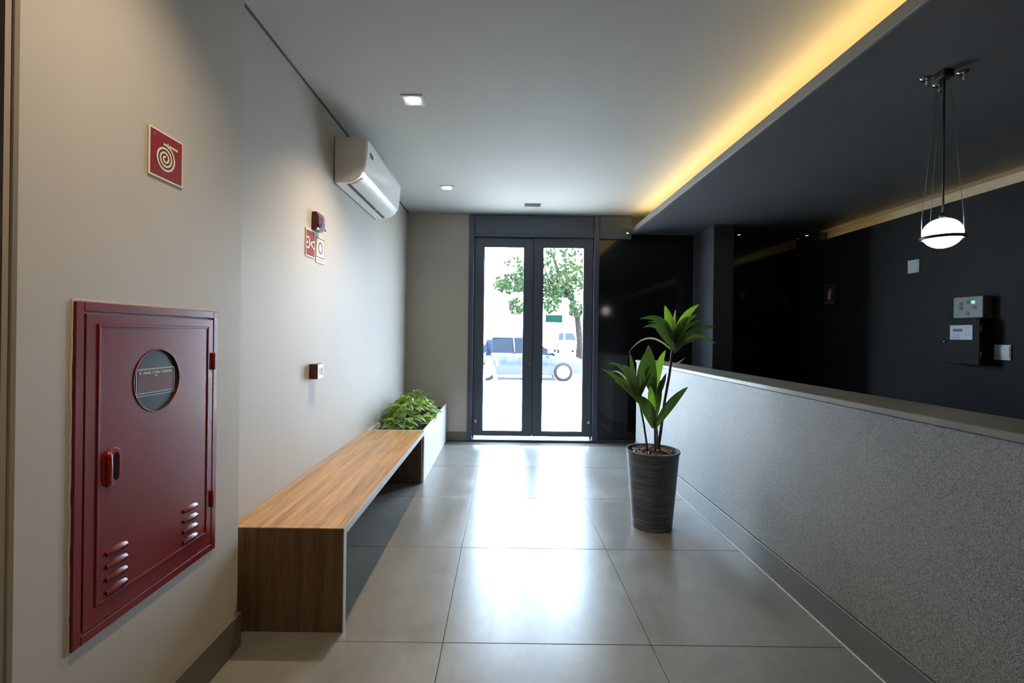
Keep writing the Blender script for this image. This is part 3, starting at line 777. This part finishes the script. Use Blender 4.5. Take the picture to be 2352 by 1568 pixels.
lm.build('keys', mat('key_print', (0.25, 0.28, 0.33), 0.5), kp)
MB().lathe([(0.009, 0), (0.010, -0.012), (0.005, -0.016)], (-0.107, h-0.018, -0.004), 16, 'X').build('lock', MT['chrome'], t)
for q in (-0.10, 0.10): MB().lathe([(0.006, -0.025), (0.006, 0.025)], (-0.098, -h-0.004, q), 10).build('hinge', MT['darkgrey'], t)
# extinguisher sign
t = tag(empty('extinguisher_sign', (XR, 5.39, 1.84)), 'red extinguisher sign, colours darkened for shade, on the dark wall near the black glass', 'sign')
MB().box(-0.005, -0.001, -0.085, 0.085, -0.11, 0.11, 0.0006).build('plate', mat('sign_plate_shaded', (0.10, 0.085, 0.07), 0.5), t)
MB().box(-0.0058, -0.0048, -0.075, 0.075, -0.075, 0.10).build('red_field', mat('shaded_sign_red', (0.05, 0.012, 0.010), 0.5), t)  # dim corner's shade is put into the plate and field colours
fe = lambda u, v, h: (-0.0058-h, u, v)
ic = MB(); ic.ribbon([(0, -0.06), (0, 0.035)], 0.045, 0.0008, fe); ic.ribbon([(0, 0.03), (0, 0.06)], 0.018, 0.0008, fe); ic.ribbon([(0.0, 0.058), (-0.035, 0.052), (-0.045, 0.01)], 0.008, 0.0008, fe)
ic.build('pictogram', MT['cream'], t)

# desk behind the half wall
dk = tag(empty('reception_desk', (3.35, 3.0, 0)), 'black desk along the dark wall behind the granite half wall', 'desk')
MB().box(-0.36, 0.395, -2.2, 1.4, 0.735, 0.765, 0.003).build('desktop', MT['black'], dk)
for yy in (-2.18, -0.4, 1.36): MB().box(-0.33, 0.38, yy, yy+0.03, 0, 0.735, 0.002).build('support_panel', MT['black'], dk)
MB().box(0.34, 0.36, -2.15, 1.36, 0.30, 0.735).build('modesty_panel', MT['black'], dk)

# ------------------------------------------------------------------ potted dracaena
PXc, PYc = 1.06, 3.30
pp = tag(empty('potted_dracaena', (PXc, PYc, 0)), 'tall four-stemmed plant with long green leaves in a dark slate pot', 'potted plant')
ZP = 0.535
MB().lathe([(0.130, 0.0), (0.136, 0.004), (0.178, ZP-0.02), (0.184, ZP-0.014), (0.184, ZP), (0.170, ZP), (0.166, ZP-0.03), (0.160, ZP-0.05)], (0, 0, 0), 56).build('pot', MT['pot'], pp, 40)
MB().lathe([(0.1615, ZP-0.045), (0.12, ZP-0.022), (0.05, ZP-0.012), (0.001, ZP-0.010)], (0, 0, 0), 30).build('soil', MT['soil'], pp)
chip_meshes = []
r9 = random.Random(21)
def chip(m, L, Wd):
    b_ = MB().box(-L/2, L/2, -Wd/2, Wd/2, -0.003, 0.003, 0.0015)
    return b_.build('bark_chip', m, pp)
c1, c2 = chip(MT['bark'], 0.045, 0.02), chip(MT['bark_pale'], 0.05, 0.014)
for i in range(95):
    o = (c1, c2)[i] if i < 2 else (c1 if r9.random() < 0.72 else c2).copy()
    if i >= 2: COL.objects.link(o)
    a = r9.uniform(0, 2*PI); rr = 0.145*math.sqrt(r9.random())
    o.location = (rr*math.cos(a), rr*math.sin(a), ZP-0.012-0.10*max(0, rr-0.07) + r9.uniform(0, 0.010))
    o.rotation_euler = (r9.uniform(-0.4, 0.4), r9.uniform(-0.4, 0.4), r9.uniform(0, PI))
    s_ = r9.uniform(0.6, 1.15); o.scale = (s_, s_, s_)
S = 0.001213
def lc(zx, zy, d=0.0):
    return Vector(((zx-357)*S, d, ZP+(965-zy)*S))
def stem(pts, r0, r1):
    v_ = [lc(*p) for p in pts]; n = len(v_)
    MB().tube(v_, [r0+(r1-r0)*i/(n-1) for i in range(n)], 10).build('stem', MT['stem'], pp)
stem([(318, 985, -.03), (316, 940, -.03), (295, 820, -.04), (268, 700, -.05), (262, 640, -.05)], 0.0075, 0.006)
stem([(357, 985, -.06), (355, 930, -.06), (350, 850, -.07), (345, 790, -.07)], 0.0085, 0.006)
stem([(388, 985, 0.02), (388, 900, 0.02), (382, 780, 0.03), (370, 650, 0.03)], 0.0075, 0.006)
stem([(386, 985, 0.0), (400, 880, 0.0), (425, 690, 0.01), (452, 530, 0.01), (466, 400, 0.01), (468, 360, 0.01)], 0.011, 0.008)
def blade(b0, mid, tip, wpx, m, dm_=0.0, dt=0.0, twist=0.0, db=0.0):
    p0, pm, p2 = lc(b0[0], b0[1], db), lc(mid[0], mid[1], dm_), lc(tip[0], tip[1], dt)
    p1 = pm*2 - (p0+p2)/2
    wd = wpx*S*0.86; n = 14
    mb_ = MB(); rows = []
    for i in range(n+1):
        t = i/n
        p = p0*(1-t)**2 + p1*2*t*(1-t) + p2*t*t
        d = ((p1-p0)*(1-t) + (p2-p1)*t).normalized()
        view = Vector((0, -1, 0.25)).normalized()
        side = d.cross(view)
        if side.length < 1e-3: side = Vector((1, 0, 0))
        side.normalize(); nor = side.cross(d).normalized()
        ang = twist
        sd_ = side*math.cos(ang) + nor*math.sin(ang); nr = -side*math.sin(ang) + nor*math.cos(ang)
        prof_ = (0.32 + 0.68*math.sin(PI*min(1, t/0.9))**0.8) if t < 0.45 else math.cos((t-0.45)/0.55*PI/2)**0.85
        hw_ = wd/2*prof_ + 0.0006
        rows.append([mb_.bm.verts.new(p - sd_*hw_ + nr*hw_*0.28), mb_.bm.verts.new(p - sd_*hw_*0.5 + nr*hw_*0.10), mb_.bm.verts.new(p), mb_.bm.verts.new(p + sd_*hw_*0.5 + nr*hw_*0.10), mb_.bm.verts.new(p + sd_*hw_ + nr*hw_*0.28)])
    for a, c in zip(rows, rows[1:]):
        for q_ in range(4): mb_.bm.faces.new((a[q_], a[q_+1], c[q_+1], c[q_])).smooth = True
    return mb_.build('leaf', m, pp, recalc=False)
LF, LL, LD = MT['leaf'], MT['leaf_light'], MT['leaf_dry_glint']
# top crown
blade((468, 375), (440, 235), (405, 130), 60, LL, -.02, -.04, 0.3)
blade((474, 360), (530, 212), (627, 118), 56, LL, 0.03, 0.02, -0.3)
blade((468, 370), (392, 222), (255, 213), 44, LF, -.04, -.06, 0.7)
blade((462, 390), (375, 262), (260, 262), 40, LF, -.07, -.12, 0.8)
blade((462, 392), (335, 318), (218, 410), 22, LD, 0.03, 0.05, 1.25)  # edge-on leaf; its white highlight is put into the pale colour
blade((476, 370), (560, 272), (668, 255), 46, LF, -.08, -.12, -0.5)
blade((476, 385), (600, 305), (762, 352), 36, LF, 0.05, 0.10, -0.9)
blade((474, 350), (555, 228), (640, 180), 46, LF, 0.07, 0.10, -0.4)
blade((472, 405), (490, 360), (522, 325), 36, LF, -.04, -.06, -0.2)
blade((470, 340), (480, 230), (487, 150), 26, LD, 0.02, 0.02, 0.9)
blade((470, 360), (500, 250), (545, 195), 50, LF, -.03, -.05, 0.0)
blade((466, 380), (430, 300), (380, 245), 44, LF, 0.06, 0.10, 0.3)
blade((462, 395), (440, 360), (400, 320), 36, LF, -.08, -.13, 0.2)
blade((462, 480), (500, 462), (540, 430), 12, LD, 0, 0, 0.8)
blade((470, 370), (425, 250), (330, 225), 26, LF, 0.03, 0.05, 0.6)
blade((474, 365), (520, 265), (600, 215), 30, LL, -.04, -.07, -0.2)
blade((476, 390), (545, 330), (620, 322), 26, LF, -.06, -.11, -0.5)
blade((472, 350), (462, 260), (440, 180), 30, LL, 0.03, 0.04, 0.2)
# left crown
blade((262, 690), (150, 565), (35, 495), 34, LF, -.06, -.08, 0.6, -.05)
blade((258, 670), (200, 535), (150, 470), 62, LF, -.10, -.13, 0.3, -.05)
blade((264, 660), (268, 520), (297, 398), 52, LF, -.05, -.05, -0.2, -.05)
blade((266, 670), (290, 560), (332, 470), 40, LF, 0.0, 0.03, -0.4, -.05)
blade((258, 670), (185, 500), (85, 480), 30, LF, 0.02, 0.05, 0.9, -.05)
blade((262, 650), (240, 520), (222, 402), 34, LF, 0.0, 0.02, 0.6, -.05)
blade((258, 690), (215, 600), (130, 545), 40, LF, -.02, -.02, 0.5, -.05)
blade((262, 690), (185, 610), (95, 555), 22, LF, -.09, -.14, 0.4, -.05)
blade((266, 660), (300, 560), (322, 505), 24, LF, -.06, -.08, -0.3, -.05)
blade((260, 680), (180, 540), (110, 520), 18, LD, -.02, 0.0, 1.0, -.05)
# middle crown
blade((368, 680), (335, 490), (322, 358), 78, LF, 0.0, -.01, 0.15, 0.03)
blade((372, 660), (392, 500), (440, 390), 60, LL, 0.04, 0.05, -0.35, 0.03)
blade((368, 690), (338, 595), (288, 572), 30, LF, 0.05, 0.08, 0.8, 0.03)
blade((372, 690), (392, 600), (422, 520), 40, LF, -.02, -.03, -0.2, 0.03)
blade((368, 680), (345, 560), (300, 500), 36, LF, 0.08, 0.12, 0.5, 0.03)
blade((374, 690), (400, 620), (445, 560), 24, LF, 0.03, 0.05, -0.4, 0.03)
# front low crown
blade((344, 830), (285, 700), (215, 643), 78, LF, -.12, -.14, 0.35, -.07)
blade((348, 830), (420, 690), (517, 588), 68, LF, -.11, -.13, -0.4, -.07)
blade((343, 780), (322, 665), (318, 588), 46, LL, -.09, -.09, 0.2, -.07)
blade((348, 790), (370, 660), (388, 558), 46, LF, -.05, -.04, -0.2, -.07)
blade((345, 820), (325, 740), (300, 690), 40, LF, -.02, 0.0, 0.4, -.07)

# ------------------------------------------------------------------ outside
ZG = -0.15
struct(MB().box(-25, 30, 6.05, 9.2, -0.3, -0.03).build('pavement', MT['pavement']))
struct(MB().box(-60, 80, 9.2, 140, -0.4, ZG).build('road', MT['asphalt']))
struct(MB().box(-25, 30, 9.2, 9.35, -0.3, -0.03, 0.01).build('kerb', MT['pavement']))

def car(name, paint, label, loc, rz, sx=1, sz=1):
    t = tag(empty(name, loc, rz), label, 'car')
    t.scale = (sx, 1, sz)
    # lower body: rounded sections along x
    st_ = [(-2.00, .36, .70, .55), (-1.93, .26, .86, .74), (-1.6, .20, .92, .82), (-0.9, .18, .93, .85), (0.2, .18, .91, .86), (0.95, .18, .86, .85), (1.5, .20, .79, .82), (1.85, .25, .70, .74), (1.97, .34, .60, .55)]
    m = MB(); rings = []
    for x, zb, zt, hw_ in st_:
        sec = [(-hw_*.92, zb), (-hw_, zb+.10), (-hw_*1.0, (zb+zt)/2), (-hw_*.97, zt-.10), (-hw_*.85, zt), (0, zt+.03), (hw_*.85, zt), (hw_*.97, zt-.10), (hw_, (zb+zt)/2), (hw_, zb+.10), (hw_*.92, zb)]
        rings.append([m.bm.verts.new((x, y, z)) for y, z in sec])
    for a, c in zip(rings, rings[1:]):
        for i in range(len(a)):
            m.bm.faces.new((a[i], a[(i+1) % len(a)], c[(i+1) % len(a)], c[i]))
    m.bm.faces.new(rings[0]); m.bm.faces.new(rings[-1][::-1])
    bd_ = m.build('body', paint, t, 40)
    # greenhouse glass and roof
    gh = MB()
    lo_ = [(-1.55, .90), (0.98, .86)]; 
    def loft(mm, sects):
        rr_ = []
        for x, z, hw_ in sects: rr_.append([mm.bm.verts.new((x, -hw_, z)), mm.bm.verts.new((x, hw_, z))])
        return rr_
    base_ = [(-1.55, .90, .74), (0.98, .86, .76)]; top_ = [(-1.02, 1.36, .56), (0.18, 1.36, .58)]
    bq = [gh.bm.verts.new(p) for p in ((-1.55, -.76, .90), (0.98, -.78, .85), (0.98, .78, .85), (-1.55, .76, .90))]
    tq = [gh.bm.verts.new(p) for p in ((-1.02, -.57, 1.37), (0.12, -.60, 1.38), (0.12, .60, 1.38), (-1.02, .57, 1.37))]
    for i in range(4): gh.bm.faces.new((bq[i], bq[(i+1) % 4], tq[(i+1) % 4], tq[i]))
    gh.bm.faces.new(tq); gh.bm.faces.new(bq[::-1])
    gh.build('windows', MT['carglass'], t)
    MB().box(-1.06, 0.16, -.60, .60, 1.365, 1.41, 0.02, 2).build('roof', paint, t)
    pi_ = MB()
    for s_ in (-1, 1):
        pi_.tube([(1.0, s_*.78, .85), (0.13, s_*.61, 1.385)], 0.025, 6); pi_.tube([(-1.57, s_*.76, .90), (-1.03, s_*.58, 1.38)], 0.04, 6); pi_.tube([(-0.32, s_*.79, .89), (-0.36, s_*.61, 1.38)], 0.03, 6)
    pi_.build('pillars', paint, t)
    for s_ in (-1, 1):
        for x in (-1.22, 1.24):
            a_ = MB().lathe([(.345, -.005), (.345, .02)], (x, s_*.835, .30), 28, 'Y').build('wheel_arch', MT['black'], t)
            wh = MB().lathe([(.20, -.09), (.285, -.09), (.30, -.06), (.30, .06), (.285, .09), (.20, .09)], (x, s_*.79, .30), 32, 'Y').build('wheel', MT['tyre'], t)
            MB().lathe([(.205, -.02), (.205, .02)], (x, s_*.862, .30), 28, 'Y').build('rim', MT['alloy'], wh)
            spk = MB()
            for q_ in range(5):
                a = 2*PI*q_/5+.3; a2 = a+PI/5
                spk.ball((x+.145*math.cos(a2), s_*.885, .30+.145*math.sin(a2)), .028, 1, .2, 1, 8, 6)
            spk.build('rim_holes', MT['black'], wh)
        MB().ball((0.78, s_*.90, .93), .09, 1, .9, .7, 12, 8).build('mirror', paint, t)
        MB().ball((1.86, s_*.58, .62), .12, .6, 1.1, .6, 12, 8).build('headlamp', MT['lens'], t)
        MB().ball((-1.92, s_*.62, .74), .10, .5, 1.1, .9, 12, 8).build('tail_lamp', MT['carred'], t)
        dl = MB()
        for x in (-0.34, 0.86): dl.box(x-.006, x+.006, s_*.858-.004, s_*.858+.004, .27, .86)
        dl.build('door_seams', MT['black'], t)
        for x in (-0.15, -0.62): MB().box(x-.07, x+.07, s_*.868-.012, s_*.868+.012, .72, .745, .004).build('door_handle', paint, t)
    return t
car('car', MT['carpaint'], 'blue-grey car passing on the road before the door', (0.68, 15.0+0.85, ZG), 0)
car('car', MT['carwhite'], 'white car with dark windscreen far down the road under the green sign', (5.3, 40.0, ZG), -PI/2, 1, 1.22)

# street name sign
t = tag(empty('street_sign', (1.98, 18.5, ZG)), 'dark green street name sign on a pole under the tree', 'street sign')
MB().box(-0.34, 0.33, -0.012, 0.012, 1.98, 2.28, 0.004).build('panel', MT['signgreen'], t)
MB().lathe([(0.03, 0), (0.03, 2.30), (0.01, 2.32)], (0.42, 0, 0), 12).build('pole', MT['plate'], t)
MB().box(0.32, 0.43, -0.008, 0.008, 2.10, 2.16).build('bracket', MT['plate'], t)

# tree beyond the road
TX, TY = 3.05, 19.0
tr = tag(empty('street_tree', (TX, TY, ZG)), 'leafy street tree overhanging the road outside the glass door', 'tree')
tk = MB()
tk.tube([(0, 0, 0), (0.05, 0, 1.2), (-0.05, 0.1, 2.2), (-0.3, 0.1, 3.0), (-0.8, 0.1, 3.9), (-1.2, 0, 5.0)], [.16, .13, .12, .10, .08, .04], 10)
tk.tube([(-0.3, 0.1, 3.0), (-1.0, 0, 3.25), (-1.9, -.1, 3.3), (-2.8, 0, 3.2)], [.07, .055, .04, .02], 8)
tk.tube([(-0.05, 0.1, 2.2), (0.5, 0.2, 3.0), (1.2, 0.2, 3.8)], [.08, .06, .03], 8)
tk.tube([(-1.0, 0, 3.25), (-1.3, 0.1, 3.9), (-1.6, 0, 4.6)], [.045, .03, .02], 8)
tk.build('trunk', MT['treebark'], tr)
fo = MB(); rt = random.Random(4)
sc_ = TY/F_PX
def clump(px, py, rx, rz_, n, size=0.25, dy=0.0):
    cx = (px-1157)*sc_ - TX; cz = CAM_Z + (768-py)*sc_ - ZG
    for _ in range(n):
        while True:
            a = Vector((rt.uniform(-1, 1), rt.uniform(-1, 1), rt.uniform(-1, 1)))
            if a.length < 1: break
        p = Vector((cx + a.x*rx*sc_, dy + a.y*0.6, cz + a.z*rz_*sc_))
        q = Matrix.Rotation(rt.uniform(0, 2*PI), 3, 'Y') @ Matrix.Rotation(rt.uniform(0.7, 2.2), 3, 'X')
        L = size*rt.uniform(.6, 1.2); wl = L*.5
        vv = [fo.bm.verts.new(p + q @ Vector(c)) for c in ((0, -L/2, 0), (wl/2, 0, .01), (0, L/2, 0), (-wl/2, 0, .01))]
        fo.bm.faces.new(vv)
for a in ((1172, 650, 36, 24, 130), (1192, 640, 16, 36, 70), (1185, 702, 18, 20, 55), (1150, 655, 18, 13, 34), (1225, 660, 30, 60, 170),
          (1275, 650, 34, 36, 190), (1310, 640, 34, 46, 150), (1265, 692, 24, 26, 70), (1322, 705, 16, 24, 45), (1290, 600, 50, 26, 60), (1360, 620, 30, 80, 180), (1250, 590, 30, 26, 22), (1175, 600, 30, 14, 12), (1300, 565, 60, 26, 50)):
    clump(*a)
fo_o = fo.build('foliage', MT['treeleaf'], tr, recalc=False); fo_o['kind'] = 'stuff'

# pedestrian on the near side of the road
def person(loc, rz):
    t = tag(empty('person', loc, rz), 'person in dark shirt and white trousers walking past outside the door', 'person')
    J = {}
    V = []; E = []; Rd = []
    def j(name, p, r, par=None):
        J[name] = len(V); V.append(p); Rd.append(r)
        if par is not None: E.append((J[par], J[name]))
    j('pelvis', (0, 0, .92), (.145, .105)); j('belly', (0, 0, 1.05), (.135, .10), 'pelvis'); j('chest', (0, -.01, 1.24), (.155, .11), 'belly')
    j('neckb', (0, 0, 1.39), (.085, .07), 'chest'); j('neck', (0, -.01, 1.45), (.052, .055), 'neckb'); j('head', (0, -.02, 1.54), (.072, .085), 'neck'); j('crown', (0, -.015, 1.63), (.06, .075), 'head')
    for s_, n_ in ((-1, 'l'), (1, 'r')):
        sw = s_*.16
        j('sh'+n_, (s_*.17, 0, 1.36), (.062, .062), 'neckb'); j('el'+n_, (s_*.22, sw*.5+.02, 1.09), (.042, .042), 'sh'+n_); j('wr'+n_, (s_*.21, sw*.9-.06, .86), (.028, .03), 'el'+n_); j('ha'+n_, (s_*.205, sw*.95-.08, .79), (.022, .038), 'wr'+n_)
        j('hi'+n_, (s_*.09, 0, .88), (.088, .09), 'pelvis'); j('kn'+n_, (s_*.095, -sw*.7-.04, .48), (.062, .064), 'hi'+n_); j('an'+n_, (s_*.095, -sw*1.6+.02, .10), (.043, .046), 'kn'+n_); j('to'+n_, (s_*.10, -sw*1.6-.13, .045), (.042, .034), 'an'+n_)
        h = V[J['ha'+n_]]
        for f_ in range(4):
            j(f'f{f_}{n_}', (h[0]-s_*.004, h[1]-.026+f_*.017, h[2]-.045), (.008, .008), 'ha'+n_); j(f'g{f_}{n_}', (h[0]-s_*.018, h[1]-.026+f_*.017, h[2]-.085+.008*abs(f_-1.3)), (.007, .007), f'f{f_}{n_}')
        j('t'+n_, (h[0]-s_*.015, h[1]-.048, h[2]-.02), (.010, .010), 'ha'+n_)
    me = bpy.data.meshes.new('body'); me.from_pydata(V, E, []); o = bpy.data.objects.new('body', me); COL.objects.link(o)
    md = o.modifiers.new('skin', 'SKIN'); md.use_smooth_shade = True
    sv = me.skin_vertices[0].data if me.skin_vertices else None
    if sv is None:
        bpy.context.view_layer.objects.active = o; o.select_set(True); bpy.ops.mesh.customdata_skin_add(); sv = me.skin_vertices[0].data
    for i, r in enumerate(Rd): sv[i].radius = r
    sv[0].use_root = True
    sb = o.modifiers.new('sub', 'SUBSURF'); sb.levels = 1; sb.render_levels = 1
    dg = bpy.context.evaluated_depsgraph_get(); dg.update()
    nm = bpy.data.meshes.new_from_object(o.evaluated_get(dg)); nm.name = 'body'
    bpy.data.objects.remove(o)
    nm.materials.clear()
    for m_ in ('skin', 'shirt', 'trousers', 'shoe'): nm.materials.append(MT[m_])
    for p in nm.polygons:
        c = p.center; p.use_smooth = True
        arm = abs(c.x) > .165 and c.z < 1.2
        if c.z > 1.415: k_ = 0
        elif arm and c.z < 1.06: k_ = 0
        elif c.z > .95 or arm: k_ = 1
        elif c.z > .10: k_ = 2
        else: k_ = 3
        p.material_index = k_
    bo = bpy.data.objects.new('body', nm); COL.objects.link(bo); bo.parent = t
    hm = MB().ball((0, .012, 1.60), .092, .92, 1.08, .98, 18, 12)
    for v_ in list(hm.bm.verts):
        if v_.co.y < -.045 and v_.co.z < 1.635: v_.co.y = -.03; 
        if v_.co.z < 1.53: v_.co.z = 1.53
    hm.build('hair', MT['hair'], t)
    MB().ball((0, -.112, 1.545), .016, .8, 1.0, 1.3, 10, 8).build('nose', MT['skin'], t)
    ey = MB()
    for s_ in (-1, 1): ey.ball((s_*.03, -.098, 1.572), .009, 1.2, .6, .7, 8, 6)
    ey.build('eyes', MT['hair'], t)
    MB().ball((0, -.100, 1.508), .018, 1.1, .5, .3, 10, 6).build('mouth', mat('lips', (.22, .08, .07), .5), t)
    for s_ in (-1, 1): MB().ball((s_*.078, -.015, 1.55), .024, .35, .7, 1.1, 10, 8).build('ear', MT['skin'], t)
    return t
pe = person((-0.375, 12.2, ZG), PI/2)
pe.scale = (0.95, 0.95, 0.95)
